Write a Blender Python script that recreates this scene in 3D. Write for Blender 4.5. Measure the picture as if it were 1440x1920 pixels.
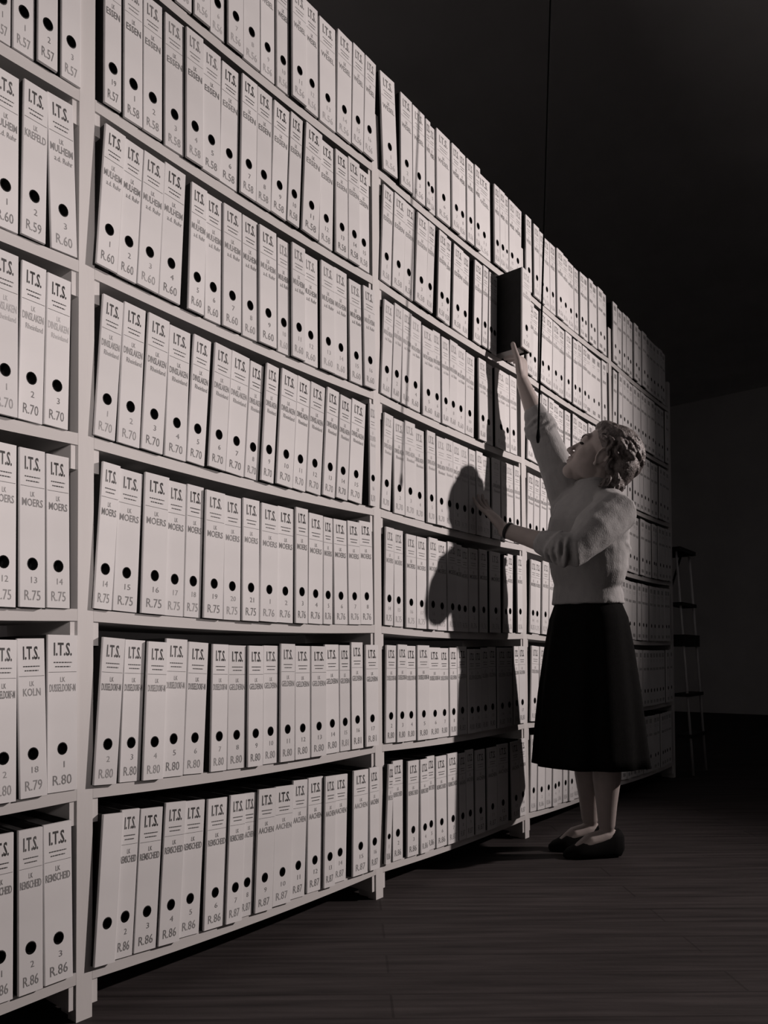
import bpy, bmesh, math, random
import numpy as np
from mathutils import Vector, Matrix

for _o in list(bpy.data.objects):
    bpy.data.objects.remove(_o)
scene = bpy.context.scene
COL = scene.collection
rng = random.Random(15)

# ------------------------------------------------------------------ camera
# world: x runs along the shelving, y into it (front edge of the boards at y=0), z up, metres
cam_d = bpy.data.cameras.new('camera')
cam = bpy.data.objects.new('camera', cam_d)
COL.objects.link(cam)
R_ = Vector((0.6389, -0.7692, -0.0052)).normalized()
F_ = Vector((0.7692, 0.6385, 0.0239)).normalized()
U_ = R_.cross(F_).normalized()
R_ = F_.cross(U_).normalized()
mw = Matrix(((R_.x, U_.x, -F_.x), (R_.y, U_.y, -F_.y), (R_.z, U_.z, -F_.z))).to_4x4()
mw.translation = Vector((-1.8315, -1.4294, 0.7447))
cam.matrix_world = mw
cam_d.sensor_fit = 'HORIZONTAL'
cam_d.sensor_width = 36.0
cam_d.lens = 1384.99 * 36.0 / 1440.0
cam_d.shift_x = (720 - 667.36) / 1440.0
cam_d.shift_y = (1204.1 - 960) / 1440.0
cam_d.clip_start = 0.05
scene.camera = cam

# ------------------------------------------------------------------ world, lamps, exposure
w = bpy.data.worlds.new('world')
scene.world = w
w.use_nodes = True
w.node_tree.nodes['Background'].inputs[0].default_value = (0.010, 0.009, 0.010, 1)
w.node_tree.nodes['Background'].inputs[1].default_value = 1.0

def aim(o, target):
    o.rotation_euler = (Vector(target) - o.location).to_track_quat('-Z', 'Y').to_euler()

key_d = bpy.data.lights.new('studio_spot', 'SPOT')
key_d.energy = 1230
key_d.color = (1.0, 0.865, 0.83)
key_d.spot_size = math.radians(65)
key_d.spot_blend = 1.0
key_d.shadow_soft_size = 0.07
key = bpy.data.objects.new('studio_spot', key_d)
COL.objects.link(key)
key.location = (3.7, -4.2, 3.1)
aim(key, (-0.72, 0.0, 1.65))

fill_d = bpy.data.lights.new('second_spot', 'SPOT')
fill_d.energy = 88
fill_d.color = (1.0, 0.87, 0.84)
fill_d.spot_size = math.radians(44)
fill_d.spot_blend = 1.0
fill_d.shadow_soft_size = 0.15
fill = bpy.data.objects.new('second_spot', fill_d)
COL.objects.link(fill)
fill.location = (-2.4, -2.2, 1.35)
aim(fill, (-1.15, 0.1, 1.3))

amb_d = bpy.data.lights.new('ambient_fill', 'AREA')  # unseen area light added to lift the overall ambient level
amb_d.energy = 4
amb_d.color = (1.0, 0.90, 0.92)
amb_d.shape = 'DISK'
amb_d.size = 2.6
amb = bpy.data.objects.new('ambient_fill', amb_d)
COL.objects.link(amb)
amb.location = (0.8, -2.9, 4.25)

vs = scene.view_settings
vs.view_transform = 'Standard'
vs.look = 'None'
vs.exposure = 0.0
vs.gamma = 1.0
vs.use_curve_mapping = False

# ------------------------------------------------------------------ materials
def mat(name, col, rough=0.8, noise=0.0, scale=8.0, rand=0.0, bump=0.0, bscale=120.0, spec=0.3, stretch=None, sheen=0.0):
    m = bpy.data.materials.new(name)
    m.use_nodes = True
    nt = m.node_tree
    b = nt.nodes['Principled BSDF']
    c = (col, col, col) if isinstance(col, (int, float)) else col
    b.inputs['Base Color'].default_value = (*c, 1)
    b.inputs['Roughness'].default_value = rough
    b.inputs['Specular IOR Level'].default_value = spec
    if sheen:
        b.inputs['Sheen Weight'].default_value = sheen
    tc = nt.nodes.new('ShaderNodeTexCoord')
    vec = tc.outputs['Object']
    if stretch:
        mp = nt.nodes.new('ShaderNodeMapping')
        mp.inputs['Scale'].default_value = stretch
        nt.links.new(vec, mp.inputs['Vector'])
        vec = mp.outputs['Vector']
    if noise or rand:
        hsv = nt.nodes.new('ShaderNodeHueSaturation')
        hsv.inputs['Color'].default_value = (*c, 1)
        val = None
        if noise:
            n = nt.nodes.new('ShaderNodeTexNoise')
            n.inputs['Scale'].default_value = scale
            n.inputs['Detail'].default_value = 5
            nt.links.new(vec, n.inputs['Vector'])
            mr = nt.nodes.new('ShaderNodeMapRange')
            mr.inputs['From Min'].default_value = 0.25
            mr.inputs['From Max'].default_value = 0.75
            mr.inputs['To Min'].default_value = 1 - noise
            mr.inputs['To Max'].default_value = 1 + noise
            nt.links.new(n.outputs['Fac'], mr.inputs['Value'])
            val = mr.outputs['Result']
        if rand:
            oi = nt.nodes.new('ShaderNodeObjectInfo')
            m2 = nt.nodes.new('ShaderNodeMapRange')
            m2.inputs['To Min'].default_value = 1 - rand
            m2.inputs['To Max'].default_value = 1 + rand
            nt.links.new(oi.outputs['Random'], m2.inputs['Value'])
            if val is not None:
                mu = nt.nodes.new('ShaderNodeMath')
                mu.operation = 'MULTIPLY'
                nt.links.new(val, mu.inputs[0])
                nt.links.new(m2.outputs['Result'], mu.inputs[1])
                val = mu.outputs['Value']
            else:
                val = m2.outputs['Result']
        nt.links.new(val, hsv.inputs['Value'])
        nt.links.new(hsv.outputs['Color'], b.inputs['Base Color'])
    if bump:
        n2 = nt.nodes.new('ShaderNodeTexNoise')
        n2.inputs['Scale'].default_value = bscale
        n2.inputs['Detail'].default_value = 3
        nt.links.new(vec, n2.inputs['Vector'])
        bp = nt.nodes.new('ShaderNodeBump')
        bp.inputs['Strength'].default_value = bump
        bp.inputs['Distance'].default_value = 0.004
        nt.links.new(n2.outputs['Fac'], bp.inputs['Height'])
        nt.links.new(bp.outputs['Normal'], b.inputs['Normal'])
    return m

M = {
    'paper': mat('white_paper', 0.74, 0.75, noise=0.05, scale=9, rand=0.05, spec=0.2),
    'cloth': mat('black_binding_cloth', 0.018, 0.85, noise=0.2, scale=40, bump=0.2, bscale=600),
    'hole': mat('black_finger_ring', 0.008, 0.6, spec=0.2),
    'pages': mat('loose_pages', 0.45, 0.9, noise=0.15, scale=60, stretch=(30, 1, 1)),
    'ink': mat('stamped_ink', 0.085, 0.8, noise=0.5, scale=70, rand=0.45, spec=0.1),
    'greyink': mat('typed_ink', 0.26, 0.85, noise=0.5, scale=90, rand=0.25, spec=0.1),
    'pencil': mat('pencil_mark', 0.30, 0.85, noise=0.4, scale=90, rand=0.3, spec=0.1),
    'faint': mat('faint_overlit_ink', 0.46, 0.85, noise=0.2, scale=90, rand=0.2, spec=0.1),  # faint print, also lettering whose bright-light washout is put into the colour
    'paint': mat('white_painted_wood', (0.66, 0.65, 0.64), 0.6, noise=0.06, scale=6, bump=0.08, bscale=60, stretch=(1, 1, 0.2)),
    'plank': mat('white_painted_board', (0.60, 0.59, 0.58), 0.6, noise=0.08, scale=7, bump=0.08, bscale=60, stretch=(0.15, 1, 1)),
    'wall': mat('plaster_wall', 0.66, 0.9, noise=0.1, scale=1.5),
    'ceil': mat('plaster_ceiling', 0.70, 0.9, noise=0.1, scale=1.5),
    'skin': mat('skin', (0.42, 0.37, 0.35), 0.55, noise=0.06, scale=30, bump=0.05, bscale=300),
    'knit': mat('knit_wool', 0.34, 0.95, noise=0.08, scale=30, bump=0.35, bscale=260, stretch=(1, 1, 0.5), spec=0.1),
    'skirt': mat('black_wool', 0.006, 0.95, noise=0.2, scale=60, bump=0.2, bscale=300, spec=0.05),
    'shoe': mat('black_suede', 0.006, 0.8, noise=0.2, scale=60, spec=0.1),
    'hair': mat('wavy_hair', (0.12, 0.105, 0.10), 0.5, noise=0.5, scale=45, bump=0.8, bscale=160, spec=0.4),
    'eye': mat('dark_eye', 0.02, 0.2, spec=0.5),
    'lip': mat('lips', (0.33, 0.27, 0.26), 0.5),
    'strap': mat('black_leather', 0.015, 0.5),
    'dial': mat('watch_dial', 0.6, 0.25),
    'cord': mat('black_cord', 0.004, 0.9, spec=0.05),
    'rail': mat('pale_lit_rail', 0.6, 0.5, noise=0.2, scale=12, stretch=(1, 1, 0.1)),  # pale tone stands in for lamplight catching the rails
    'tread': mat('dark_ladder_tread', 0.02, 0.6, noise=0.2, scale=12),
}

def floor_material():
    m = mat('dark_wood_floor', 0.03, 0.75, bump=0.12, bscale=60, spec=0.15)
    nt = m.node_tree
    b = nt.nodes['Principled BSDF']
    tc = nt.nodes.new('ShaderNodeTexCoord')
    mp = nt.nodes.new('ShaderNodeMapping')
    mp.inputs['Rotation'].default_value = (0, 0, math.radians(50))
    nt.links.new(tc.outputs['Object'], mp.inputs['Vector'])
    br = nt.nodes.new('ShaderNodeTexBrick')
    br.inputs['Color1'].default_value = (0.046, 0.040, 0.040, 1)
    br.inputs['Color2'].default_value = (0.038, 0.033, 0.033, 1)
    br.inputs['Mortar'].default_value = (0.028, 0.024, 0.024, 1)
    br.inputs['Scale'].default_value = 1.0
    br.inputs['Mortar Size'].default_value = 0.003
    br.inputs['Brick Width'].default_value = 1.6
    br.inputs['Row Height'].default_value = 0.11
    nt.links.new(mp.outputs['Vector'], br.inputs['Vector'])
    m2 = nt.nodes.new('ShaderNodeMapping')
    m2.inputs['Scale'].default_value = (1.5, 26, 1)
    nt.links.new(mp.outputs['Vector'], m2.inputs['Vector'])
    n = nt.nodes.new('ShaderNodeTexNoise')
    n.inputs['Scale'].default_value = 1.6
    n.inputs['Detail'].default_value = 6
    nt.links.new(m2.outputs['Vector'], n.inputs['Vector'])
    mr = nt.nodes.new('ShaderNodeMapRange')
    mr.inputs['From Min'].default_value = 0.3
    mr.inputs['From Max'].default_value = 0.75
    mr.inputs['To Min'].default_value = 0.55
    mr.inputs['To Max'].default_value = 1.5
    nt.links.new(n.outputs['Fac'], mr.inputs['Value'])
    hsv = nt.nodes.new('ShaderNodeHueSaturation')
    nt.links.new(br.outputs['Color'], hsv.inputs['Color'])
    nt.links.new(mr.outputs['Result'], hsv.inputs['Value'])
    nt.links.new(hsv.outputs['Color'], b.inputs['Base Color'])
    return m
M['floor'] = floor_material()

# ------------------------------------------------------------------ helpers
def mesh_obj(name, me, parent=None):
    o = bpy.data.objects.new(name, me)
    COL.objects.link(o)
    if parent is not None:
        o.parent = parent
    return o

def empty(name, loc=(0, 0, 0)):
    o = bpy.data.objects.new(name, None)
    COL.objects.link(o)
    o.location = loc
    o.empty_display_size = 0.05
    return o

def tag(o, label, cat, group=None):
    o['label'] = label
    o['category'] = cat
    if group:
        o['group'] = group
    return o

class MB:
    """collects verts / faces / material indices of one mesh"""
    def __init__(s):
        s.v, s.f, s.mi = [], [], []
    def add(s, v, f, mi=0):
        b = len(s.v)
        s.v += [tuple(p) for p in v]
        s.f += [tuple(i + b for i in q) for q in f]
        s.mi += [mi] * len(f)
    def box(s, x0, x1, y0, y1, z0, z1, mi=0):
        v = [(x, y, z) for z in (z0, z1) for y in (y0, y1) for x in (x0, x1)]
        s.add(v, [(0, 2, 3, 1), (4, 5, 7, 6), (0, 1, 5, 4), (2, 6, 7, 3), (0, 4, 6, 2), (1, 3, 7, 5)], mi)
    def prism(s, poly, axis, a, b, mi=0):
        """polygon (ccw in its plane) extruded along an axis"""
        n = len(poly)
        def P(q, t):
            return {'x': (t, q[0], q[1]), 'y': (q[0], t, q[1]), 'z': (q[0], q[1], t)}[axis]
        v = [P(q, a) for q in poly] + [P(q, b) for q in poly]
        f = [tuple(range(n - 1, -1, -1)), tuple(range(n, 2 * n))] + [(i, (i + 1) % n, n + (i + 1) % n, n + i) for i in range(n)]
        s.add(v, f, mi)
    def tube(s, pts, radii, n=12, caps=True, mi=0, ref=None):
        """tapered tube; a radius may be (a, b) = along ref / across"""
        P = [np.array(p, float) for p in pts]
        T = []
        for i in range(len(P)):
            t = P[min(i + 1, len(P) - 1)] - P[max(i - 1, 0)]
            T.append(t / np.linalg.norm(t))
        r0 = np.array(ref if ref is not None else (0.31, 0.17, 0.93), float)
        rings = []
        X = None
        for i, p in enumerate(P):
            x = (r0 if X is None or ref is not None else X)
            x = x - T[i] * (x @ T[i])
            if np.linalg.norm(x) < 1e-4:
                x = np.array((1.0, 0.0, 0.1)) - T[i] * T[i][0]
            x /= np.linalg.norm(x)
            X = x
            y = np.cross(T[i], x)
            ra = radii[i]
            a, b = (ra, ra) if np.isscalar(ra) else ra
            rings.append((p, x, y, a, b, T[i]))
        seq = list(rings)
        if caps:
            p, x, y, a, b, t = rings[0]
            m = min(a, b)
            seq = [(p - t * m * math.sin(q), x, y, a * math.cos(q), b * math.cos(q), t) for q in (1.45, 1.1, 0.6)] + seq
            p, x, y, a, b, t = rings[-1]
            m = min(a, b)
            seq += [(p + t * m * math.sin(q), x, y, a * math.cos(q), b * math.cos(q), t) for q in (0.6, 1.1, 1.45)]
        v = []
        for p, x, y, a, b, t in seq:
            for k in range(n):
                q = 2 * math.pi * k / n
                v.append(p + x * a * math.cos(q) + y * b * math.sin(q))
        f = []
        for i in range(len(seq) - 1):
            for k in range(n):
                f.append((i * n + k, i * n + (k + 1) % n, (i + 1) * n + (k + 1) % n, (i + 1) * n + k))
        f.append(tuple(range(n - 1, -1, -1)))
        L = (len(seq) - 1) * n
        f.append(tuple(L + k for k in range(n)))
        s.add(v, f, mi)
    def ell(s, c, axes, r, nu=16, nv=10, mi=0):
        c = np.array(c, float)
        A = [np.array(a, float) * q for a, q in zip(axes, r)]
        v = [c - A[2]]
        for j in range(1, nv):
            th = -math.pi / 2 + math.pi * j / nv
            for k in range(nu):
                ph = 2 * math.pi * k / nu
                v.append(c + A[0] * math.cos(th) * math.cos(ph) + A[1] * math.cos(th) * math.sin(ph) + A[2] * math.sin(th))
        v.append(c + A[2])
        f = [(0, 1 + (k + 1) % nu, 1 + k) for k in range(nu)]
        for j in range(nv - 2):
            for k in range(nu):
                a = 1 + j * nu + k
                b2 = 1 + j * nu + (k + 1) % nu
                f.append((a, b2, b2 + nu, a + nu))
        L = len(v) - 1
        f += [(L, L - nu + k, L - nu + (k + 1) % nu) for k in range(nu)]
        s.add(v, f, mi)
    def mesh(s, name, mats, smooth=False):
        me = bpy.data.meshes.new(name)
        me.from_pydata([tuple(map(float, p)) for p in s.v], [], s.f)
        for m in (mats if isinstance(mats, (list, tuple)) else [mats]):
            me.materials.append(m)
        if len(me.materials) > 1:
            me.polygons.foreach_set('material_index', s.mi)
        if smooth:
            me.polygons.foreach_set('use_smooth', [True] * len(me.polygons))
        me.update()
        return me

def struct(name, me, label=None):
    o = mesh_obj(name, me)
    o['kind'] = 'structure'
    if label:
        o['label'] = label
    return o

# ------------------------------------------------------------------ the room
X0, X1, Y0, Y1, ZC = -6.0, 9.0, -7.0, 3.2, 4.3
b = MB(); b.box(X0 - .2, X1 + .2, Y0 - .2, Y1 + .2, -0.2, 0.0)
struct('floor', b.mesh('floor', M['floor']))
b = MB(); b.box(X0 - .2, X1 + .2, Y0 - .2, Y1 + .2, ZC, ZC + .2)
struct('ceiling', b.mesh('ceiling', M['ceil']))
b = MB(); b.box(X0 - .2, X1 + .2, Y1, Y1 + .2, 0, ZC)
struct('wall_back', b.mesh('wall_back', M['wall']))
b = MB(); b.box(X0 - .2, X1 + .2, Y0 - .2, Y0, 0, ZC)
struct('wall_front', b.mesh('wall_front', M['wall']))
b = MB(); b.box(X0 - .2, X0, Y0, Y1, 0, ZC)
struct('wall_left', b.mesh('wall_left', M['wall']))
b = MB(); b.box(X1, X1 + .2, Y0, Y1, 0, ZC)
struct('wall_right', b.mesh('wall_right', M['wall']))

# ------------------------------------------------------------------ the shelving rack
ZB = [2.3221, 1.9582, 1.5910, 1.2238, 0.8547, 0.4814, 0.1035]     # tops of the boards, upper row first
BOARD, DEPTH, SAG = 0.025, 0.30, 0.010
TOP = 2.49
rack = empty('archive_shelving')
tag(rack, 'long white painted wooden shelving rack packed with rows of binders', 'shelving')

def sag_at(x):
    s = x - math.floor(x)
    return -SAG * (1 - (2 * s - 1) ** 2)

bm_ = MB()
N = 14
xs = [0.0185 + (1 - 0.037) * i / N for i in range(N + 1)]
v = []
for x in xs:
    d = sag_at(x)
    v += [(x, 0.0, d), (x, DEPTH, d), (x, DEPTH, d - BOARD), (x, 0.0, d - BOARD)]
f = []
for i in range(N):
    a = 4 * i
    for k in range(4):
        f.append((a + k, a + 4 + k, a + 4 + (k + 1) % 4, a + (k + 1) % 4))
f += [(0, 1, 2, 3), (4 * N + 3, 4 * N + 2, 4 * N + 1, 4 * N)]
bm_.add(v, f)
board_me = bm_.mesh('shelf_board', M['plank'])
for bay in range(-2, 3):
    for z in ZB:
        o = mesh_obj('shelf_board', board_me, rack)
        o.location = (bay, 0, z)

b = MB()
b.box(-0.018, 0.018, 0.0, 0.032, 0.0, TOP)                       # front post
arch = [(0.032, TOP - 0.02), (0.032, 0.0), (0.075, 0.0)]
arch += [(0.075 + 0.09 * (1 - math.cos(t)) , 0.055 * math.sin(t)) for t in [math.pi * k / 10 for k in range(1, 10)]]
arch += [(0.255, 0.0), (DEPTH, 0.0), (DEPTH, TOP - 0.02)]
b.prism(arch, 'x', -0.009, 0.009)                                # side panel with a cut-out foot
upright_me = b.mesh('upright', M['paint'])
b = MB(); b.box(0, 0.023, 0.004, 0.285, -0.052, 0.0)
cleat_me = b.mesh('cleat', M['paint'])
for k in range(-2, 4):
    u = mesh_obj('upright', upright_me, rack)
    u.location = (k, 0, 0)
    for z in ZB:
        for s in (-1, 1):
            if (k == -2 and s < 0) or (k == 3 and s > 0):
                continue
            c = mesh_obj('cleat', cleat_me, u)
            c.location = (0.0093 if s > 0 else -0.0323, 0, z - BOARD)

# ------------------------------------------------------------------ lettering
_text, _aspect = {}, {}
def text_geo(txt, bold=0.0):
    """unit-box glyph geometry of a word: x in 0..1, y in 0..1 (flat print)"""
    if (txt, bold) in _text:
        return _text[txt, bold]
    cu = bpy.data.curves.new('t', 'FONT')
    cu.body = txt
    cu.resolution_u = 2
    cu.offset = bold
    ob = bpy.data.objects.new('t', cu)
    COL.objects.link(ob)
    dg = bpy.context.evaluated_depsgraph_get()
    me = bpy.data.meshes.new_from_object(ob.evaluated_get(dg))
    V = np.array([vv.co[:2] for vv in me.vertices])
    Fc = [tuple(p.vertices) for p in me.polygons]
    bpy.data.objects.remove(ob)
    bpy.data.curves.remove(cu)
    bpy.data.meshes.remove(me)
    lo, hi = V.min(0), V.max(0)
    V = (V - lo) / (hi - lo)
    _aspect[txt] = (hi - lo)[0] / (hi - lo)[1]
    _text[txt, bold] = (V, Fc)
    return _text[txt, bold]

EPS = -0.0005
def put(mb, txt, cx, cz, wd, ht, bold=0.0, mi=0):
    V, Fc = text_geo(txt, bold)
    mb.add([(cx + (p[0] - .5) * wd, EPS, cz + (p[1] - .5) * ht) for p in V], Fc, mi)
def bar(mb, x0, x1, cz, ht, mi=0):
    mb.add([(x0, EPS, cz - ht / 2), (x1, EPS, cz - ht / 2), (x1, EPS, cz + ht / 2), (x0, EPS, cz + ht / 2)], [(0, 1, 2, 3)], mi)

BH = 0.318          # height of a binder
ZH = 0.087          # finger hole above its bottom
def header_mesh(ink):
    b = MB()
    put(b, 'I.T.S.', 0.0, BH - 0.029, 0.60, 0.027, 0.02)
    r = random.Random(3)
    for cz, wd in ((BH - 0.056, 0.30), (BH - 0.0645, 0.25)):
        x = -wd
        while x < wd:
            l = r.uniform(0.04, 0.10)
            bar(b, x, min(x + l, wd), cz, 0.0022)
            x += l + 0.022
    bar(b, -0.46, 0.46, BH - 0.0755, 0.0007)
    return b.mesh('lettering', ink)
HEAD = {'ink': header_mesh(M['ink']), 'grey': header_mesh(M['greyink']), 'faint': header_mesh(M['faint'])}
_place, _mark = {}, {}
def place_mesh(name, ink):
    if (name, ink) not in _place:
        b = MB()
        put(b, 'LK', 0.0, BH - 0.0905, 0.16, 0.010)
        lines = name.split('/')
        n = len(lines[0])
        put(b, lines[0], 0.0, BH - 0.1075, min(0.86, 0.16 * n), 0.0155, 0.01)
        if len(lines) > 1:
            put(b, lines[1], 0.06, BH - 0.128, min(0.7, 0.09 * len(lines[1])), 0.011)
        _place[name, ink] = b.mesh('place_name', M[ink])
    return _place[name, ink]
def mark_mesh(mark, num, ink):
    if (mark, num, ink) not in _mark:
        b = MB()
        put(b, mark, 0.0, 0.024, 0.62, 0.020)
        text_geo(str(num))
        put(b, str(num), 0.06, 0.055, 0.0125 * _aspect[str(num)] / 0.055, 0.0125)
        _mark[mark, num, ink] = b.mesh('shelf_mark', M[ink])
    return _mark[mark, num, ink]

# ------------------------------------------------------------------ binder pieces, shared by width
_piece = {}
def binder_pieces(w):
    k = round(w * 1000) / 1000
    if k in _piece:
        return _piece[k]
    w = k
    h = w / 2
    D = 0.285
    # spine panel with a real finger hole
    r = min(0.0118, h - 0.006)
    sq = min(h - 0.003, 0.02)
    b = MB()
    hx = h - 0.0014
    n = 16
    circ = [(0.84 * r * math.cos(2 * math.pi * (q + .5) / n), ZH + r * math.sin(2 * math.pi * (q + .5) / n)) for q in range(n)]
    s2 = 0.02
    rect = []
    for q in range(n):
        a = 2 * math.pi * (q + .5) / n
        ca, sa = math.cos(a), math.sin(a)
        m = max(abs(ca), abs(sa))
        rect.append((hx * ca / m, ZH + s2 * sa / m))
    # snap to exact corners
    for q, (sx, sz) in {1: (1, 1), 6: (-1, 1), 9: (-1, -1), 14: (1, -1)}.items():
        rect[q] = (hx * sx, ZH + s2 * sz)
    v = [(x, 0, z) for x, z in circ] + [(x, 0, z) for x, z in rect]
    f = [(q, (q + 1) % n, n + (q + 1) % n, n + q) for q in range(n)]
    f = [tuple(reversed(q)) for q in f]
    b.add(v, f)
    b.add([(-hx, 0, 0), (hx, 0, 0), (hx, 0, ZH - s2), (-hx, 0, ZH - s2)], [(0, 1, 2, 3)])
    b.add([(-hx, 0, ZH + s2), (hx, 0, ZH + s2), (hx, 0, BH), (-hx, 0, BH)], [(0, 1, 2, 3)])
    for s in (-1, 1):                                             # rounded long edges
        e = [(s * hx, 0), (s * (h - 0.0005), 0.0004), (s * h, 0.0014), (s * h, 0.006)]
        vv = [(x, y, z) for z in (0, BH) for x, y in e]
        ff = [(i, i + 1, i + 5, i + 4) if s > 0 else (i + 4, i + 5, i + 1, i) for i in range(3)]
        b.add(vv, ff)
    b.add([(-h, .006, 0), (h, .006, 0), (hx, 0, 0), (-hx, 0, 0)], [(0, 1, 2, 3)])
    b.add([(-h, .006, BH), (h, .006, BH), (hx, 0, BH), (-hx, 0, BH)], [(3, 2, 1, 0)])
    b.add([(-h, .006, 0), (h, .006, 0), (h, .006, ZH - s2), (-h, .006, ZH - s2)], [(3, 2, 1, 0)])
    b.add([(-h, .006, ZH + s2), (h, .006, ZH + s2), (h, .006, BH), (-h, .006, BH)], [(3, 2, 1, 0)])
    spine = b.mesh('spine', M['paper'])
    # black ring and thumb well
    b = MB()
    ring = [(r + 0.0012, -0.0004), (r - 0.0006, -0.0012), (r - 0.0012, 0.001), (r - 0.0012, 0.022)]
    v = []
    for q in range(n):
        a = 2 * math.pi * q / n
        for rr, y in ring:
            v.append((0.84 * rr * math.cos(a), y, ZH + rr * math.sin(a)))
    f = []
    for q in range(n):
        for i in range(3):
            f.append((4 * q + i, 4 * q + i + 1, 4 * ((q + 1) % n) + i + 1, 4 * ((q + 1) % n) + i))
    f.append(tuple(4 * q + 3 for q in range(n)))
    b.add(v, f)
    hole = b.mesh('finger_hole', M['hole'])
    b = MB()
    b.box(0, 0.0026, 0.0062, D, 0, BH)
    cov = b.mesh('cover', M['cloth'])
    b = MB()
    b.box(-h + 0.004, h - 0.004, 0.028, D - 0.012, 0.008, BH - 0.014)
    pages = b.mesh('paper_block', M['pages'])
    _piece[k] = (w, spine, hole, cov, pages)
    return _piece[k]

def make_binder(w, name=None, mark=None, num=1, head='ink', pink='greyink', mink='pencil', root='binder'):
    w, spine, hole, cov, pages = binder_pieces(w)
    e = empty(root)
    mesh_obj('spine', spine, e)
    mesh_obj('finger_hole', hole, e)
    for x in (-w / 2, w / 2 - 0.0026):
        c = mesh_obj('cover', cov, e)
        c.location.x = x
    mesh_obj('paper_block', pages, e)
    if head:
        o = mesh_obj('lettering', HEAD[head], e)
        o.scale.x = w
    if name:
        o = mesh_obj('place_name', place_mesh(name, pink), e)
        o.scale.x = w
    if mark:
        o = mesh_obj('shelf_mark', mark_mesh(mark, num, mink), e)
        o.scale.x = w
    return e, w

def seat(e, x, w, lean, z, y):
    """stand a binder on a board: x = left edge at hole height, lean = dx/dz of its sides"""
    a = math.atan(lean)
    xc = x + w / 2 - lean * ZH                      # centre at the bottom
    lift = abs(math.sin(a)) * w / 2
    e.location = (xc, y, z + sag_at(xc) + lift + 0.0008)
    e.rotation_euler = (0, a, 0)

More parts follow.
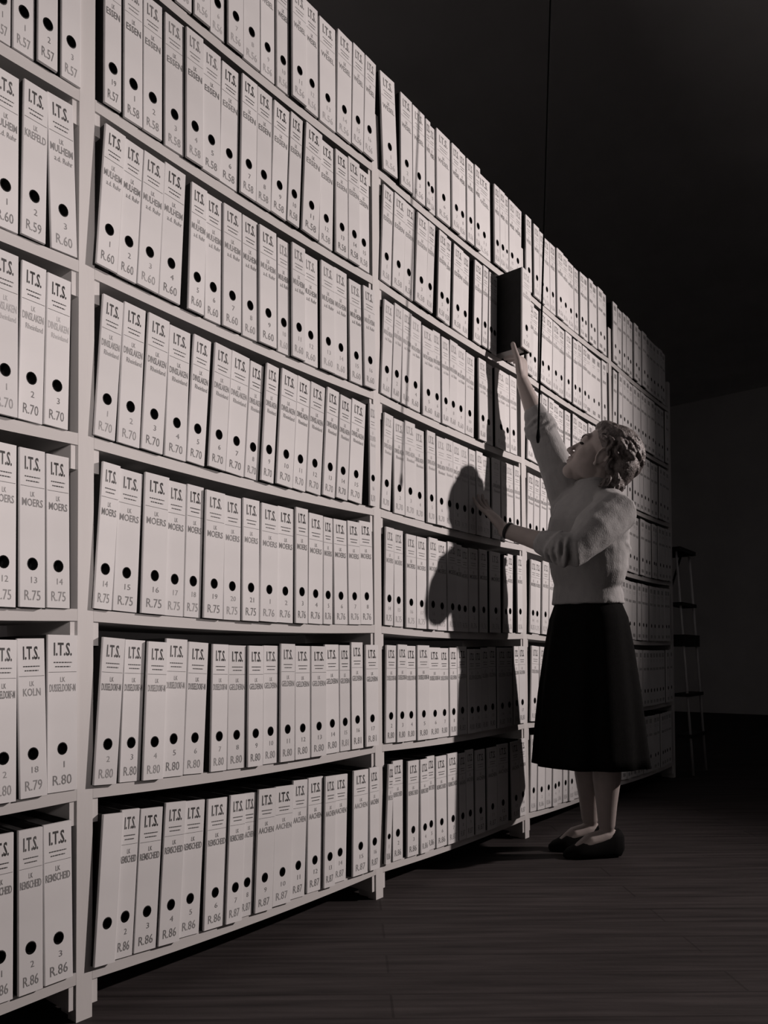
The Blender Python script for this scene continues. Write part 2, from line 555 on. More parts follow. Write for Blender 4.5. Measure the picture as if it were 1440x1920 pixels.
# ------------------------------------------------------------------ the binders, read bay by bay from the photograph
# (bay, row): (left edge at hole height, width, lean)
ROWS = {
    (1, 2): [(-1.202,0.0371,0.000), (-1.162,0.0432,0.000), (-1.115,0.0431,0.000), (-1.062,0.0433,0.000)],
    (1, 3): [(-1.201,0.0516,0.000), (-1.145,0.0503,0.013), (-1.084,0.0573,-0.035)],
    (1, 4): [(-1.203,0.0511,0.000), (-1.147,0.0510,0.021), (-1.094,0.0516,0.018)],
    (1, 5): [(-1.202,0.0487,0.000), (-1.148,0.0528,-0.006), (-1.089,0.0492,-0.010)],
    (1, 6): [(-1.202,0.0504,0.000), (-1.145,0.0559,-0.026), (-1.085,0.0659,0.000)],
    (1, 7): [(-1.201,0.0500,0.000), (-1.144,0.0500,-0.007), (-1.092,0.0611,-0.016)],
    (2, 1): [(-0.927,0.0410,0.000), (-0.882,0.0457,0.000), (-0.833,0.0447,0.000), (-0.776,0.0471,0.000), (-0.726,0.0492,0.000), (-0.670,0.0481,0.000), (-0.619,0.0520,0.000), (-0.563,0.0583,0.000), (-0.499,0.0513,0.000), (-0.440,0.0491,0.000), (-0.390,0.0576,0.000), (-0.330,0.0515,0.000), (-0.269,0.0706,0.000), (-0.196,0.0664,0.021), (-0.129,0.0559,0.030), (-0.072,0.0533,0.039)],
    (2, 2): [(-0.966,0.0420,0.000), (-0.915,0.0479,0.000), (-0.867,0.0516,0.000), (-0.805,0.0546,0.000), (-0.749,0.0520,0.000), (-0.697,0.0567,0.009), (-0.638,0.0600,0.028), (-0.576,0.0532,0.022), (-0.522,0.0536,0.022), (-0.467,0.0582,0.044), (-0.408,0.0480,0.053), (-0.347,0.0687,0.058), (-0.271,0.0583,0.030), (-0.206,0.0557,0.000), (-0.149,0.0550,0.000), (-0.094,0.0549,0.000)],
    (2, 3): [(-0.981,0.0506,0.067), (-0.929,0.0483,0.061), (-0.880,0.0565,0.057), (-0.821,0.0601,0.051), (-0.742,0.0480,0.034), (-0.689,0.0516,0.012), (-0.636,0.0594,0.009), (-0.568,0.0534,0.000), (-0.514,0.0617,0.000), (-0.440,0.0466,0.000), (-0.393,0.0523,0.000), (-0.340,0.0593,0.000), (-0.274,0.0600,0.000), (-0.213,0.0577,0.000), (-0.140,0.0608,-0.014), (-0.079,0.0580,-0.018)],
    (2, 4): [(-0.981,0.0503,0.067), (-0.925,0.0556,0.051), (-0.866,0.0573,0.062), (-0.802,0.0608,0.044), (-0.739,0.0528,0.070), (-0.679,0.0539,0.070), (-0.618,0.0604,0.070), (-0.552,0.0466,0.070), (-0.504,0.0445,0.070), (-0.448,0.0611,0.070), (-0.382,0.0511,0.070), (-0.327,0.0601,0.070), (-0.260,0.0513,0.070), (-0.206,0.0508,0.070), (-0.148,0.0659,0.070), (-0.051,0.0316,0.000)],
    (2, 5): [(-0.981,0.0435,0.067), (-0.934,0.0603,0.050), (-0.868,0.0653,0.033), (-0.802,0.0535,0.029), (-0.747,0.0501,0.034), (-0.696,0.0597,0.027), (-0.633,0.0559,0.012), (-0.575,0.0567,0.011), (-0.514,0.0636,0.025), (-0.449,0.0628,0.017), (-0.384,0.0487,0.008), (-0.324,0.0600,0.016), (-0.262,0.0393,0.007), (-0.211,0.0599,-0.012), (-0.150,0.0570,-0.016), (-0.093,0.0625,-0.019)],
    (2, 6): [(-0.981,0.0550,0.067), (-0.917,0.0522,0.044), (-0.864,0.0545,0.043), (-0.809,0.0605,0.043), (-0.747,0.0596,0.052), (-0.670,0.0504,0.025), (-0.618,0.0595,0.017), (-0.557,0.0531,0.014), (-0.498,0.0542,0.013), (-0.442,0.0546,0.014), (-0.386,0.0593,0.005), (-0.324,0.0644,0.006), (-0.255,0.0606,-0.005), (-0.192,0.0481,-0.003), (-0.143,0.0550,-0.002), (-0.081,0.0617,0.000)],
    (2, 7): [(-0.980,0.0500,0.064), (-0.930,0.0467,0.061), (-0.882,0.0593,0.057), (-0.821,0.0583,0.064), (-0.762,0.0616,0.061), (-0.691,0.0623,0.042), (-0.628,0.0530,0.050), (-0.574,0.0444,0.051), (-0.529,0.0615,0.047), (-0.467,0.0692,0.044), (-0.395,0.0564,0.046), (-0.330,0.0612,0.024), (-0.269,0.0473,0.027), (-0.220,0.0567,0.036), (-0.142,0.0707,0.020), (-0.066,0.0468,0.000)],
    (3, 1): [(0.019,0.0778,-0.050), (0.120,0.0669,0.000), (0.197,0.0731,0.000), (0.271,0.0289,0.000), (0.300,0.0366,0.000), (0.340,0.0873,0.000), (0.435,0.0544,0.000), (0.490,0.0481,0.000), (0.539,0.0499,0.000), (0.597,0.0394,0.000), (0.637,0.0945,0.000), (0.748,0.0428,0.000), (0.792,0.0440,0.000), (0.838,0.0280,0.000), (0.868,0.0500,0.014), (0.920,0.0610,0.036)],
    (3, 2): [(0.021,0.0536,0.056), (0.076,0.0641,0.053), (0.141,0.0547,0.049), (0.199,0.0665,0.057), (0.266,0.0424,0.066), (0.339,0.0513,0.050), (0.391,0.0350,0.050), (0.447,0.0660,0.050), (0.514,0.0452,0.050), (0.590,0.0553,0.050), (0.646,0.0404,0.050), (0.699,0.0378,0.040), (0.860,0.0546,-0.021), (0.915,0.0562,-0.025)],
    (3, 3): [(0.019,0.0522,0.067), (0.072,0.0463,0.063), (0.124,0.0510,0.038), (0.176,0.0590,0.034), (0.248,0.0684,0.000), (0.317,0.0467,0.000), (0.365,0.0485,0.000), (0.417,0.0537,0.035), (0.471,0.0588,0.035), (0.531,0.0612,0.035), (0.615,0.0560,0.000), (0.672,0.0662,0.000), (0.756,0.0786,0.000), (0.839,0.0361,0.000), (0.879,0.0602,0.000)],
    (3, 4): [(0.020,0.0479,0.063), (0.082,0.0585,0.001), (0.141,0.0603,0.000), (0.202,0.0567,0.000), (0.269,0.0524,0.000), (0.322,0.0575,0.000), (0.383,0.0525,0.000), (0.436,0.0505,0.000), (0.490,0.0559,0.000), (0.547,0.0460,0.000), (0.597,0.0473,0.000), (0.645,0.0610,0.000), (0.719,0.0639,0.000), (0.787,0.0484,0.000), (0.840,0.0632,0.000), (0.904,0.0510,0.000)],
    (3, 5): [(0.027,0.0451,0.031), (0.078,0.0496,0.007), (0.140,0.0574,0.010), (0.198,0.0596,0.010), (0.261,0.0557,0.020), (0.326,0.0611,0.000), (0.388,0.0594,0.000), (0.448,0.0430,0.000), (0.492,0.0479,0.000), (0.541,0.0653,0.000), (0.618,0.0604,0.000), (0.687,0.0799,0.000), (0.806,0.0350,0.030), (0.841,0.0448,0.030), (0.919,0.0470,-0.000)],
    (3, 6): [(0.029,0.0533,0.023), (0.083,0.0522,0.020), (0.138,0.0573,0.007), (0.196,0.0719,0.004), (0.269,0.0719,0.000), (0.342,0.0545,0.000), (0.400,0.0497,0.000), (0.453,0.0657,0.000), (0.520,0.0486,0.000), (0.569,0.0543,0.000), (0.627,0.0521,0.000), (0.680,0.0578,0.000), (0.742,0.0646,0.000), (0.811,0.0580,0.000), (0.883,0.0411,0.000), (0.925,0.0563,-0.001)],
    (3, 7): [(0.019,0.0285,0.067), (0.064,0.0548,0.010), (0.140,0.0638,0.020), (0.210,0.0501,0.000), (0.261,0.0481,0.000), (0.310,0.0667,0.000), (0.377,0.0663,0.000), (0.454,0.0471,0.000), (0.502,0.0522,0.000), (0.566,0.0705,0.000), (0.652,0.0736,0.003), (0.727,0.0854,0.012), (0.843,0.0681,-0.020), (0.925,0.0559,0.000)],
}

BAYS = {1: 'leftmost cut-off bay', 2: 'wide second bay', 3: 'third bay', 4: 'bay behind the woman'}
SHELF = {1: 'top row', 2: 'second row down', 3: 'third row down', 4: 'fourth row down', 5: 'third row up', 6: 'second row up', 7: 'lowest row'}
ORD = ['first', 'second', 'third', 'fourth', 'fifth', 'sixth', 'seventh', 'eighth', 'ninth', 'tenth', 'eleventh', 'twelfth', 'thirteenth',
       'fourteenth', 'fifteenth', 'sixteenth', 'seventeenth', 'eighteenth', 'nineteenth', 'twentieth']

def words(bay, row, i, n):
    """what is written on the i-th of n binders: place, mark, number, inks"""
    head, pink, mink = 'ink', 'greyink', 'pencil'
    num = i + 1
    if row == 1:
        nm, mk = 'WESEL', 'R.56'
        head, mink = 'grey', 'faint'
    elif row == 2:
        nm, mk = 'ESSEN', ('R.57' if bay == 1 or (bay == 2 and i == 0) else 'R.58')
        if bay >= 2: head = 'grey' if i < 6 else 'ink'
        num = 19 if (bay == 2 and i == 0) else max(1, i)
    elif row == 3:
        nm, mk = 'MULHEIM/a.d. Ruhr', 'R.60'
        if bay == 1 and i == n - 2: nm, mk = 'KREFELD', 'R.59'
    elif row == 4:
        nm, mk = 'DINSLAKEN/Rheinland', 'R.70'
        if bay == 1: pink = 'faint'
    elif row == 5:
        nm, mk, num = 'MOERS', ('R.75' if bay < 2 or i < 8 else 'R.76'), (12 + i if bay == 1 else 14 + i if i < 8 else i - 7)
    elif row == 6:
        nm, mk = ('DUSSELDORF-M' if (bay == 1 or i < 6) else 'GELDERN'), ('R.80' if i < 13 else 'R.81')
        num = i + 2
        if bay == 1 and i == n - 2: nm, mk, num = 'KOLN', 'R.79', 18
        if bay == 1 and i == n - 1: num = 1
    else:
        nm, mk = ('REMSCHEID' if (bay == 1 or i < 7) else 'AACHEN'), ('R.86' if i < 6 else 'R.87')
        mink = 'greyink'
    if bay == 3:
        pink = 'greyink' if row >= 6 or row == 1 else 'pencil'
        if row in (3, 4): head, pink, mink = 'faint', 'faint', 'faint'  # washout from strong light painted as pale ink
        if row in (2, 5): head, mink = 'grey', 'faint'
    if bay == 4:
        head, pink, mink = 'grey', 'pencil', 'faint'
    if bay == 2 and row == 7 and i == 0:
        head = nm = mk = None
    if bay == 2 and row == 4 and i == n - 1:
        head = pink = mink = 'faint'
    if bay == 2 and row == 3 and i > 8:
        head, pink, mink = 'grey', 'pencil', 'faint'
    return nm, mk, num, head, pink, mink

def random_row(bay, row, r):
    """leaning, unevenly packed row of binders for the bays further along"""
    lo, hi = bay - 3 + 0.020, bay - 2 - 0.020
    out = []
    x = lo + 0.004
    lean = 0.055 if row > 1 else 0.0
    while True:
        w = r.choice((0.05, 0.054, 0.058, 0.062, 0.07))
        if x + w > hi - 0.008:
            break
        out.append([x, w, lean])
        nl = max(0.0, lean - r.uniform(0.0, 0.012)) if r.random() < .8 else lean
        g = 0.001
        if r.random() < 0.16:
            g = r.uniform(0.008, 0.022)
            nl = r.uniform(0.0, 0.05)
        # keep tops and bottoms apart
        g = max(g, (lean - nl) * (BH - ZH) + 0.0008, (nl - lean) * ZH + 0.0008)
        x += w + g
        lean = nl
    return out

ALL = dict(ROWS)
for row in range(1, 8):
    for bay in (4, 5):
        ALL[bay, row] = random_row(bay, row, rng)

hrng = random.Random(4)
INDIVIDUAL_BAY4 = 10
rest = []
for (bay, row), lst in sorted(ALL.items()):
    n = len(lst)
    for i, (x, wd, lean) in enumerate(lst):
        yy = -0.010 + rng.uniform(-0.006, 0.007)
        wq = max(0.022, int((wd - 0.0002) * 1000) / 1000)
        nm, mk, num, head, pink, mink = words(bay, row, i, n)
        if bay == 5 or (bay == 4 and i >= INDIVIDUAL_BAY4):
            rest.append((x, wq, lean, ZB[row - 1], yy, row))
            continue
        e, wq = make_binder(wq, nm, mk, num, head, pink, mink)
        seat(e, x, wq, lean, ZB[row - 1], yy)
        e.scale.z = hrng.uniform(0.972, 1.004)          # no two spines quite the same height
        if bay == 1:
            j = n - 1 - i
            which = ('nearest the post' if j == 0 else ORD[j] + ' from the post')
        else:
            which = ORD[i] + ' from the left'
        if bay in (1, 2) and mk and row not in (1,):
            lab = 'white binder marked %s, %s, %s, %s' % (mk, which, SHELF[row], BAYS[bay])
        else:
            lab = 'white archive binder, %s, %s, %s' % (which, SHELF[row], BAYS[bay])
        tag(e, lab, 'binder', 'white archive binders on the shelving')

# the binders of the far bays, beyond the 300 nearest
b = MB()
for x, wq, lean, z, y, row in rest:
    a = math.atan(lean)
    ca, sa = math.cos(a), math.sin(a)
    xc = x + wq / 2 - lean * ZH
    zz = z + sag_at(xc) + abs(sa) * wq / 2 + 0.0008
    m = MB()
    h = wq / 2
    m.box(-h, h, 0, 0.006, 0, BH, 0)
    m.box(-h, -h + .003, 0.006, 0.285, 0, BH, 1)
    m.box(h - .003, h, 0.006, 0.285, 0, BH, 1)
    n = 12
    m.add([(0.0098 * math.cos(2 * math.pi * q / n), EPS, ZH + 0.0116 * math.sin(2 * math.pi * q / n)) for q in range(n)], [tuple(range(n))], 2)
    for cz, ht, ww, mi in ((BH - .029, .024, .55, 3), (BH - .056, .0022, .5, 3), (BH - .0645, .0022, .4, 3), (BH - .1075, .014, .75, 3), (.024, .018, .5, 3)):
        nb = 4 if ht > .01 else 2
        for q in range(nb):
            s0 = -ww / 2 + ww * q / nb
            bar(m, s0 * wq, (s0 + ww / nb * 0.7) * wq, cz, ht, mi)
    vv = [(xc + p[0] * ca + p[2] * sa, y + p[1], zz - p[0] * sa + p[2] * ca) for p in m.v]
    base = len(b.v)
    b.v += vv
    b.f += [tuple(i + base for i in q) for q in m.f]
    b.mi += m.mi
far = mesh_obj('far_binders', b.mesh('far_binders', [M['paper'], M['cloth'], M['hole'], M['pencil']]))
far['kind'] = 'stuff'
tag(far, 'rows of white binders filling the dim far end of the shelving', 'binders')

# the binder being drawn out of the second row
# a binder pushed back beside the gap
rec, rw = make_binder(0.034, 'ESSEN', 'R.58', 8, 'ink', 'pencil', 'faint')
seat(rec, 0.7415, rw, 0.035, ZB[1], -0.004)
tag(rec, 'narrow white binder pushed back in the gap beside the drawn-out binder', 'binder', 'white archive binders on the shelving')
held, hw = make_binder(0.074, 'ESSEN', 'R.58', 9, 'faint', 'faint', 'faint', root='binder')
held.location = (0.8165, -0.112, ZB[1] + 0.004)
held.rotation_euler = (0, math.radians(1.6), 0)
tag(held, 'binder half pulled out of the second row, held up by the woman', 'binder', 'white archive binders on the shelving')

# ------------------------------------------------------------------ stepladder beyond the end of the rack
lad = empty('stepladder', (3.25, 0.1, 0))
tag(lad, 'dark narrow wooden stepladder standing at the far end of the shelving', 'stepladder')
def rel(o, p):
    return tuple(np.array(p) - np.array(o.location))
LT, LB = 1.43, 0.0
for x in (3.115, 3.405):
    b = MB()
    b.tube([rel(lad, (x, -0.080, 0.004)), rel(lad, (x, -0.04, .7)), rel(lad, (x, 0.005, LT))], [0.0075] * 3, n=10, caps=False)
    mesh_obj('rail', b.mesh('rail', M['rail'], True), lad)
    b = MB()
    b.tube([rel(lad, (x, 0.50, 0.004)), rel(lad, (x, 0.06, LT))], [0.0075] * 2, n=10, caps=False)
    mesh_obj('rear_leg', b.mesh('rear_leg', M['tread'], True), lad)
for z in (0.24, 0.50, 0.82, 1.08):
    yy = -0.085 + 0.085 * z / LT
    b = MB()
    hgt = 0.075 if abs(z - .82) < .01 else 0.022
    p0 = rel(lad, (3.09, yy - 0.012, z)); p1 = rel(lad, (3.42, yy + 0.075, z + hgt))
    b.box(p0[0], p1[0], p0[1], p1[1], p0[2], p1[2])
    mesh_obj('tread', b.mesh('tread', M['tread']), lad)
b = MB()
p0 = rel(lad, (3.08, -0.03, LT)); p1 = rel(lad, (3.43, 0.14, LT + .025))
b.box(p0[0], p1[0], p0[1], p1[1], p0[2], p1[2])
mesh_obj('top_plate', b.mesh('top_plate', M['tread']), lad)

# ------------------------------------------------------------------ pull cord in front of the shelves
cp = lambda z: (0.447 + 0.086 * (z - 1.85), -0.35, z)
cordr = empty('pull_cord', cp(ZC))
tag(cordr, 'thin black cord hanging from the ceiling in front of the binders', 'cord')
b = MB()
b.tube([rel(cordr, cp(ZC)), rel(cordr, cp(2.8)), rel(cordr, cp(1.49))], [0.0032] * 3, n=8, caps=False)
mesh_obj('cord', b.mesh('cord', M['cord'], True), cordr)
b = MB()
b.tube([rel(cordr, cp(1.50)), rel(cordr, cp(1.475)), rel(cordr, cp(1.46))], [0.004, 0.007, 0.005], n=10)
mesh_obj('end_knob', b.mesh('end_knob', M['cord'], True), cordr)
b = MB()
b.tube([rel(cordr, cp(ZC)), rel(cordr, cp(ZC - .03))], [0.03, 0.02], n=14)
mesh_obj('ceiling_rose', b.mesh('ceiling_rose', M['cord'], True), cordr)

# ------------------------------------------------------------------ the woman
def V3(*a):
    return np.array(a, float)
def unit(a):
    a = np.array(a, float)
    return a / np.linalg.norm(a)
UP = V3(0, 0, 1)
VR = V3(0.639, -0.769, 0)            # to the right of the picture
VF = V3(0.769, 0.639, 0)             # away from the viewer
ang = math.radians(15)
TF = unit(-VR * math.cos(ang) - VF * math.sin(ang))      # torso faces the shelves, opened a little to the room
TL = np.cross(UP, TF)

woman = empty('person', (0.90, -0.31, 0))
tag(woman, 'woman in grey sweater and long black skirt reaching up for a binder', 'person')
WO = np.array(woman.location)

def remeshed(name, mb, material, voxel, smooth=4, disp=None):
    """fuse overlapping shapes into one continuous surface"""
    me = mb.mesh('tmp', material)
    o = bpy.data.objects.new('tmp', me)
    COL.objects.link(o)
    md = o.modifiers.new('r', 'REMESH')
    md.mode = 'VOXEL'
    md.voxel_size = voxel
    md.use_smooth_shade = True
    if smooth:
        s = o.modifiers.new('s', 'SMOOTH')
        s.factor = 0.5
        s.iterations = smooth
    for tx, strength in (disp or []):
        d = o.modifiers.new('d', 'DISPLACE')
        d.texture = tx
        d.strength = strength
        d.mid_level = 0.5
        d.texture_coords = 'LOCAL'
    dg = bpy.context.evaluated_depsgraph_get()
    out = bpy.data.meshes.new_from_object(o.evaluated_get(dg))
    bpy.data.objects.remove(o)
    out.name = name
    out.materials.clear()
    out.materials.append(material)
    out.transform(Matrix.Translation(-Vector(WO)))
    out.polygons.foreach_set('use_smooth', [True] * len(out.polygons))
    ob = mesh_obj(name, out, woman)
    return ob

def add_plain(name, mb, material, smooth=True):
    me = mb.mesh(name, material, smooth)
    me.transform(Matrix.Translation(-Vector(WO)))
    return mesh_obj(name, me, woman)

# joints
RSH, REL, RWR = V3(0.900, -0.246, 1.362), V3(0.862, -0.156, 1.627), V3(0.800, -0.102, 1.832)
LSH, LEL, LWR = V3(0.765, -0.466, 1.261), V3(0.612, -0.377, 1.116), V3(0.588, -0.132, 1.216)
NECK = V3(0.842, -0.364, 1.362)
ha = math.radians(10)
tilt = math.radians(34)
HF0 = unit(-VR * math.cos(ha) + VF * math.sin(ha))
HF = HF0 * math.cos(tilt) + UP * math.sin(tilt)
HU = -HF0 * math.sin(tilt) + UP * math.cos(tilt)
HL = np.cross(UP, HF0)
HC = V3(0.836, -0.391, 1.484)
def hd(f_, l_, u_):
    return HC + HF * f_ + HL * l_ + HU * u_
HA = (HF, HL, HU)

b = MB()
# trunk (under the clothes), neck
b.tube([V3(.895, -.317, .84), V3(.888, -.317, .97), V3(.859, -.333, 1.16), V3(.836, -.344, 1.30)],
       [(.125, .09), (.105, .085), (.12, .09), (.10, .075)], n=20, ref=TL)
b.tube([LSH, V3(.835, -.350, 1.315), RSH], [.05, .06, .05], n=16)
b.tube([NECK - UP * .05, NECK + UP * 0.01, hd(-.03, 0, -.055)], [.064, .054, .053], n=18)
# head: skull, face, jaw
b.ell(hd(-.012, 0, .040), HA, (.096, .074, .086), 24, 14)
b.ell(hd(.030, 0, -.018), HA, (.062, .060, .088), 20, 12)
b.ell(hd(.042, 0, -.072), HA, (.046, .048, .038), 18, 10)
b.ell(hd(.064, 0, -.093), HA, (.030, .033, .026), 14, 8)          # chin
b.ell(hd(.078, 0, .036), HA, (.018, .048, .022), 14, 8)           # brow
b.tube([hd(.088, 0, .016), hd(.101, 0, -.008), hd(.112, 0, -.028)], [.0075, .0080, .0095], n=12)   # nose
b.ell(hd(.101, .009, -.033), HA, (.010, .008, .007), 10, 6)
b.ell(hd(.101, -.009, -.033), HA, (.010, .008, .007), 10, 6)
b.ell(hd(.088, 0, -.052), HA, (.011, .024, .0075), 14, 8)         # lips
b.ell(hd(.086, 0, -.066), HA, (.011, .021, .008), 14, 8)
for s in (-1, 1):
    b.ell(hd(.050, s * .034, -.028), HA, (.034, .022, .036), 14, 8)       # cheek
    b.ell(hd(.016, s * .036, -.066), HA, (.050, .018, .034), 14, 8)         # jaw angle
    # ear: disc with a raised rim and lobe
    b.ell(hd(-.006, s * .075, -.014), HA, (.016, .0065, .029), 12, 8)
    pts = [hd(-.006 + .020 * math.cos(t), s * (.081 + .003 * math.sin(t)), -.010 + .032 * math.sin(t)) for t in np.linspace(-1.9, 2.6, 9) + .9]
    b.tube(pts, [.0042] * 9, n=8)
    b.ell(hd(.002, s * .077, -.044), HA, (.009, .0065, .010), 10, 6)
# arms
b.tube([RSH, RSH * .5 + REL * .5, REL], [.047, .043, .037], n=16)
b.tube([REL, REL * .7 + RWR * .3, REL * .35 + RWR * .65, RWR], [.038, .039, .032, (.029, .024)], n=16)
b.tube([LSH, LSH * .5 + LEL * .5, LEL], [.047, .043, .037], n=16)
b.tube([LEL, LEL * .7 + LWR * .3, LEL * .35 + LWR * .65, LWR], [.038, .039, .032, (.029, .024)], n=16)

def finger(b, pts, r0=.0088, r1=.0066):
    n = len(pts)
    b.tube(pts, [r0 + (r1 - r0) * i / (n - 1) for i in range(n)], n=10)
def palm(b, wrist, knuck, side, nrm, w0=.027, w1=.040, th=.0135):
    d = knuck - wrist
    b.tube([wrist, wrist + d * .35, wrist + d * .8, knuck], [(w0, th + .005), (w1 * .92, th + .003), (w1, th + .001), (w1 * .95, th - .002)], n=16, ref=side)

# right hand: fingers under the bottom edge of the binder, thumb up its near cover
side = V3(1, 0, 0)
kn = V3(0.806, -0.098, 1.921)
palm(b, RWR, kn, side, V3(0, 1, 0), w1=.037)
for k, (dx, L) in enumerate(((-.026, .068), (-.009, .076), (.009, .071), (.026, .056))):
    a = kn + V3(dx, 0, -.004 - .003 * abs(k - 1))
    finger(b, [a, a + V3(dx * .08, .018, .017), a + V3(dx * .12, .018 + (L - .03) * .55, .021), a + V3(dx * .15, L - .006, .022)])
finger(b, [RWR + V3(-.018, .004, .032), V3(0.765, -0.100, 1.910), V3(0.760, -0.090, 1.945), V3(0.7645, -0.080, 1.976)], .0142, .0098)

# left hand: flat on the spines of the fourth row
kn = V3(0.592, -0.070, 1.287)
side = unit(V3(1, -.12, -.10))
palm(b, LWR, kn, side, V3(0, 1, 0))
for k, (dx, L, sp) in enumerate(((-.031, .058, -.016), (-.010, .072, -.006), (.011, .078, .004), (.031, .070, .016))):
    a = kn + side * dx + V3(0, 0, -.003 * abs(k - 1.7))
    yt = -.0285
    finger(b, [a, a + V3(sp * .4, (yt - a[1]) * .62, L * .42), a + V3(sp * .75, (yt - a[1]) * .92, L * .74), V3(a[0] + sp, yt + .001, a[2] + L)])
tb = LWR * .55 + kn * .45 + side * .030
finger(b, [LWR + side * .018 + (kn - LWR) * .15, tb + V3(.012, .010, -.002), tb + V3(.034, .030, .010), tb + V3(.048, .048, .028)], .0130, .0082)

# legs and feet
FD = unit(V3(-.70, .70, 0))
LAK, RAK = V3(.922, -.366, .118), V3(.984, -.276, .118)
for hip, knee, calf, ak, toe in ((V3(.862, -.375, .84), V3(.872, -.39, .46), V3(.885, -.383, .30), LAK, V3(.838, -.285, .028)),
                                 (V3(.925, -.255, .84), V3(.925, -.30, .46), V3(.938, -.29, .30), RAK, V3(.905, -.195, .028))):
    b.tube([hip, hip * .5 + knee * .5, knee, calf, calf * .45 + ak * .55, ak], [.070, .066, .052, .051, .038, .031], n=18)
    heel = ak - FD * .035 - UP * .045
    b.tube([heel, ak + FD * .01 - UP * .045, ak * .45 + toe * .55 - UP * .006, toe], [.027, .030, (.034, .026), (.032, .018)], n=14, ref=np.cross(UP, FD))
body = remeshed('body', b, M['skin'], 0.0036, 5)

# eyes, brows and lips
for s in (-1, 1):
    b = MB()
    b.ell(hd(.084, s * .031, .006), HA, (.009, .011, .0045), 14, 8)
    add_plain('eye', b, M['eye'])
    b = MB()
    pts = [hd(.096 - .016 * t * t, s * (.012 + .038 * t), .028 + .010 * math.sin(t * 2.4)) for t in np.linspace(0, 1, 6)]
    b.tube(pts, [.0022, .003, .003, .0026, .002, .0012], n=8)
    add_plain('eyebrow', b, M['hair'])
b = MB()
b.ell(hd(.0925, 0, -.0525), HA, (.0070, .020, .0050), 14, 8)
b.ell(hd(.0905, 0, -.0650), HA, (.0070, .017, .0055), 14, 8)
add_plain('lips', b, M['lip'])

# hair: a waved cap with rolled curls to the collar
b = MB()
b.ell(hd(-.030, 0, .058), HA, (.104, .087, .086), 24, 14)
b.ell(hd(-.086, 0, .008), HA, (.058, .086, .082), 20, 12)
b.ell(hd(.030, 0, .100), HA, (.050, .052, .034), 16, 10)
b.ell(hd(-.088, 0, -.055), HA, (.044, .076, .050), 18, 10)
for s in (-1, 1):
    b.ell(hd(-.018, s * .054, .050), HA, (.054, .034, .036), 16, 10)
hr = random.Random(7)
for k in range(190):
    th = hr.uniform(-1, 1) * math.pi * .92            # around the head, 0 = back
    el = hr.uniform(-.75, 1.25)
    cx_, cl_, cu_ = -math.cos(th) * math.cos(el), math.sin(th) * math.cos(el), math.sin(el)
    f0 = -.03 + .105 * cx_
    l0 = .090 * cl_
    u0 = .030 + .098 * cu_
    if f0 > .036 and u0 < .085:
        continue                                     # keep the face clear
    if f0 > -.052 and u0 < .030:
        continue                                     # and the ear
    n = 9
    L = hr.uniform(.05, .085)
    ph = hr.uniform(0, 6.28)
    out = unit(HF * cx_ + HL * cl_ + HU * cu_)
    down = -HU * .8 - HF * .55
    down = unit(down - out * (down @ out) * .8)
    sd = np.cross(out, down)
    p0 = HC + HF * f0 + HL * l0 + HU * u0
    pts = []
    for i in range(n):
        t = i / (n - 1)
        pts.append(p0 + down * L * (t - .4) + sd * .011 * math.sin(ph + t * 6.5) + out * (.004 * math.cos(ph + t * 6.5) - .012 * (t - .4) ** 2 * 4))
    rr = hr.uniform(.0065, .0105)
    p0 = p0 + out * .006
    pts = [p + out * .005 for p in pts]
    b.tube(pts, [rr * (.55 + .45 * math.sin(math.pi * (.1 + .8 * i / (n - 1)))) for i in range(n)], n=8)
for k in range(34):                                   # curls along the nape
    th = hr.uniform(-1, 1) * 1.55
    base = hd(-.062 - .058 * math.cos(th), .088 * math.sin(th), hr.uniform(-.10, -.045))
    out = unit(-HF * math.cos(th) + HL * math.sin(th))
    sd = unit(np.cross(out, HU))
    R0 = hr.uniform(.011, .017)
    ph = hr.uniform(0, 6.28)
    pts = [base + out * R0 * math.cos(ph + q) + HU * R0 * math.sin(ph + q) + sd * .010 * q / 6 for q in np.linspace(0, 6.0, 11)]
    b.tube(pts, [.0062] * 11, n=8)
# quiff above the forehead
for k in range(16):
    l0 = -.045 + .09 * k / 15
    base = hd(.050 - abs(l0) * .45, l0, .104 - abs(l0) * .5)
    pts = [base + HU * (.012 * math.sin(q)) + HF * (.018 * math.cos(q) - .004 * q) + HL * .006 * math.sin(q * 2 + k) for q in np.linspace(-.6, 3.4, 8)]
    b.tube(pts, [.0075] * 8, n=8)
hair = remeshed('hair', b, M['hair'], 0.0030, 0)

# sweater: bloused body, high neck, pushed-up sleeves
tx = bpy.data.textures.new('knit_folds', 'CLOUDS')
tx.noise_scale = 0.055
tx.noise_depth = 1
b = MB()
rings = [(V3(.890, -.315, .950), .126, .150), (V3(.889, -.316, .992), .121, .146), (V3(.879, -.318, 1.024), .113, .140),
         (V3(.879, -.321, 1.050), .124, .154), (V3(.870, -.328, 1.090), .133, .162), (V3(.859, -.333, 1.155), .140, .164),
         (V3(.849, -.336, 1.214), .143, .162), (V3(.840, -.342, 1.268), .134, .160), (V3(.836, -.348, 1.311), .112, .150),
         (V3(.836, -.355, 1.342), .085, .115), (V3(.838, -.361, 1.375), .066, .076), (V3(.840, -.364, 1.402), .062, .064)]
b.tube([r[0] for r in rings], [(r[1], r[2]) for r in rings], n=32, caps=False, ref=TF)
SWR = REL * .62 + RWR * .38
b.tube([V3(.86, -.31, 1.325), RSH, RSH * .55 + REL * .45, REL, SWR], [.085, .080, .064, .056, .046], n=18)
b.ell(RSH + V3(-.01, -.01, -.05), (TF, TL, UP), (.085, .07, .09))
SWL = LEL * .62 + LWR * .38
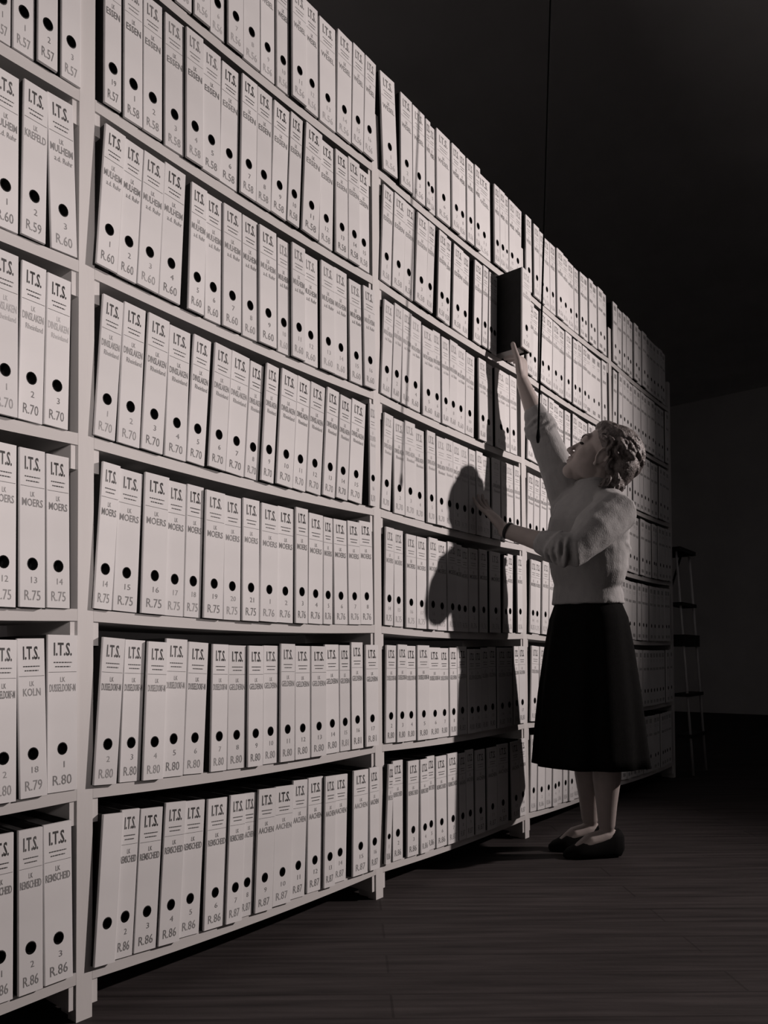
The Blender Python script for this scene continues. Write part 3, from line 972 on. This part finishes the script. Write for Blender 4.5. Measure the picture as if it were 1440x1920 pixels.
b.tube([V3(.815, -.41, 1.29), LSH, LSH * .5 + LEL * .5 + UP * .004, LEL + V3(.01, 0, .004), SWL], [.085, .082, .076, .062, .047], n=18)
b.ell(LSH + V3(.035, .035, -.055), (TF, TL, UP), (.085, .06, .075))
for k in range(4):                                   # bunched folds of the pushed-up sleeves
    t = .04 + .10 * k
    for A, B in ((LEL, SWL), (REL, SWR)):
        c = A * (1 - t * 1.9) + B * t * 1.9
        d = unit(B - A)
        e1 = unit(np.cross(d, UP + V3(.1, .2, 0)))
        e2 = np.cross(d, e1)
        R1 = .056 - .010 * t
        pts = [c + e1 * R1 * math.cos(q) + e2 * R1 * math.sin(q) + d * .010 * math.sin(q * 2 + k) for q in np.linspace(0, 6.0, 14)]
        b.tube(pts, [.0085] * 14, n=8)
# drapes hanging across the back of the blouse
for zc, sw, amp in ((1.235, .150, .050), (1.13, .145, .040)):
    pts = []
    for q in np.linspace(-1.3, 1.3, 11):
        pts.append(V3(.858, -.333, zc) - TF * (.137 * math.cos(q)) + TL * (.160 * math.sin(q)) + UP * (amp * (q / 1.3) ** 2 * (1 if q > 0 else .4)))
    b.tube(pts, [.006, .009, .011, .012, .013, .013, .013, .012, .011, .009, .006], n=10)
sweater = remeshed('sweater', b, M['knit'], 0.0050, 4, [(tx, 0.007)])
b = MB()
pts = [V3(.840, -.364, 1.398) + TF * .060 * math.cos(q) + TL * .062 * math.sin(q) for q in np.linspace(0, 2 * math.pi, 25)]
b.tube(pts, [(.009, .007)] * 25, n=8, caps=False, ref=UP)
add_plain('collar', b, M['knit'])

# skirt: long A-line with soft folds, open at the hem
b = MB()
prof = [(V3(.889, -.316, .990), .106, .128), (V3(.890, -.316, .952), .116, .138), (V3(.893, -.317, .896), .138, .156), (V3(.900, -.315, .775), .162, .170),
        (V3(.905, -.313, .612), .187, .186), (V3(.912, -.311, .470), .202, .198), (V3(.917, -.311, .343), .214, .206)]
n = 96
def ring_pts(c, a, l_, amp, inner):
    out = []
    for k in range(n):
        q = 2 * math.pi * k / n
        m = 1 + amp * (math.sin(9 * q + .6) * .6 + math.sin(14 * q + 2.0) * .4) - inner
        out.append(c + TF * a * m * math.cos(q) + TL * l_ * m * math.sin(q))
    return out
fine = []
for i in range(len(prof) - 1):
    for t in (0, .34, .67):
        fine.append(tuple(prof[i][j] * (1 - t) + prof[i + 1][j] * t for j in range(3)))
fine.append(prof[-1])
seq = []
for i, (c, a, l_) in enumerate(fine):
    seq.append(ring_pts(c, a, l_, .055 * (i / (len(fine) - 1)) ** 1.2, 0))
for i, (c, a, l_) in reversed(list(enumerate(fine))):
    seq.append(ring_pts(c, a, l_, .055 * (i / (len(fine) - 1)) ** 1.2, .025))
v = [p for r_ in seq for p in r_]
f = []
for i in range(len(seq)):
    j = (i + 1) % len(seq)
    for k in range(n):
        f.append((i * n + k, i * n + (k + 1) % n, j * n + (k + 1) % n, j * n + k))
b.add(v, f)
add_plain('skirt', b, M['skirt'])

# shoes: low black pumps
def shoe(ak, toe):
    d = unit(V3(toe[0] - ak[0], toe[1] - ak[1], 0))
    sdx = np.cross(UP, d)
    o = V3(ak[0], ak[1], 0)
    Lt = np.linalg.norm((toe - ak)[:2]) + .050
    b = MB()
    st = [(-.061, .020, .020, .086), (-.047, .032, .002, .104), (-.018, .036, .0, .096), (.02, .037, .0, .080), (.06, .040, .0, .068), (.10, .043, .0, .060),
          (Lt - .045, .041, .0, .046), (Lt - .02, .032, .0, .036), (Lt, .014, .002, .022)]
    m = 16
    v = []
    for x, wd, z0, z1 in st:
        for k in range(m):
            q = 2 * math.pi * k / m
            cx_, cz_ = math.cos(q), math.sin(q)
            sx = math.copysign(abs(cx_) ** .7, cx_)
            sz = math.copysign(abs(cz_) ** .6, cz_)
            zz = (z0 + z1) / 2 + sz * (z1 - z0) / 2
            v.append(o + d * x + sdx * wd * sx * (1 if zz < (z0 + z1) / 2 else .9) + UP * zz)
    f = [(i * m + k, i * m + (k + 1) % m, (i + 1) * m + (k + 1) % m, (i + 1) * m + k) for i in range(len(st) - 1) for k in range(m)]
    f += [tuple(range(m - 1, -1, -1)), tuple((len(st) - 1) * m + k for k in range(m))]
    b.add(v, f)
    me = b.mesh('shoe', M['shoe'], True)
    me.transform(Matrix.Translation(-Vector(WO)))
    return mesh_obj('shoe', me, woman)
shoe(LAK, V3(.838, -.285, .028))
shoe(RAK, V3(.905, -.195, .028))

# wristwatch
b = MB()
d = unit(LWR - LEL)
c = LWR - d * .012
e1 = unit(np.cross(d, UP))
e2 = np.cross(d, e1)
pts = [c + e1 * .0320 * math.cos(q) + e2 * .0280 * math.sin(q) for q in np.linspace(0, 2 * math.pi, 21)]
b.tube(pts, [(.0055, .0018)] * 21, n=8, caps=False, ref=d)
ws = add_plain('watch_strap', b, M['strap'])
b = MB()
cc = c + e2 * .0295 * (1 if e2[2] > 0 else -1)
b.ell(cc, (d, e1, e2), (.011, .011, .0035), 16, 8)
wd_ = b.mesh('watch_face', M['dial'], True)
wd_.transform(Matrix.Translation(-Vector(WO)))
mesh_obj('watch_face', wd_, ws)
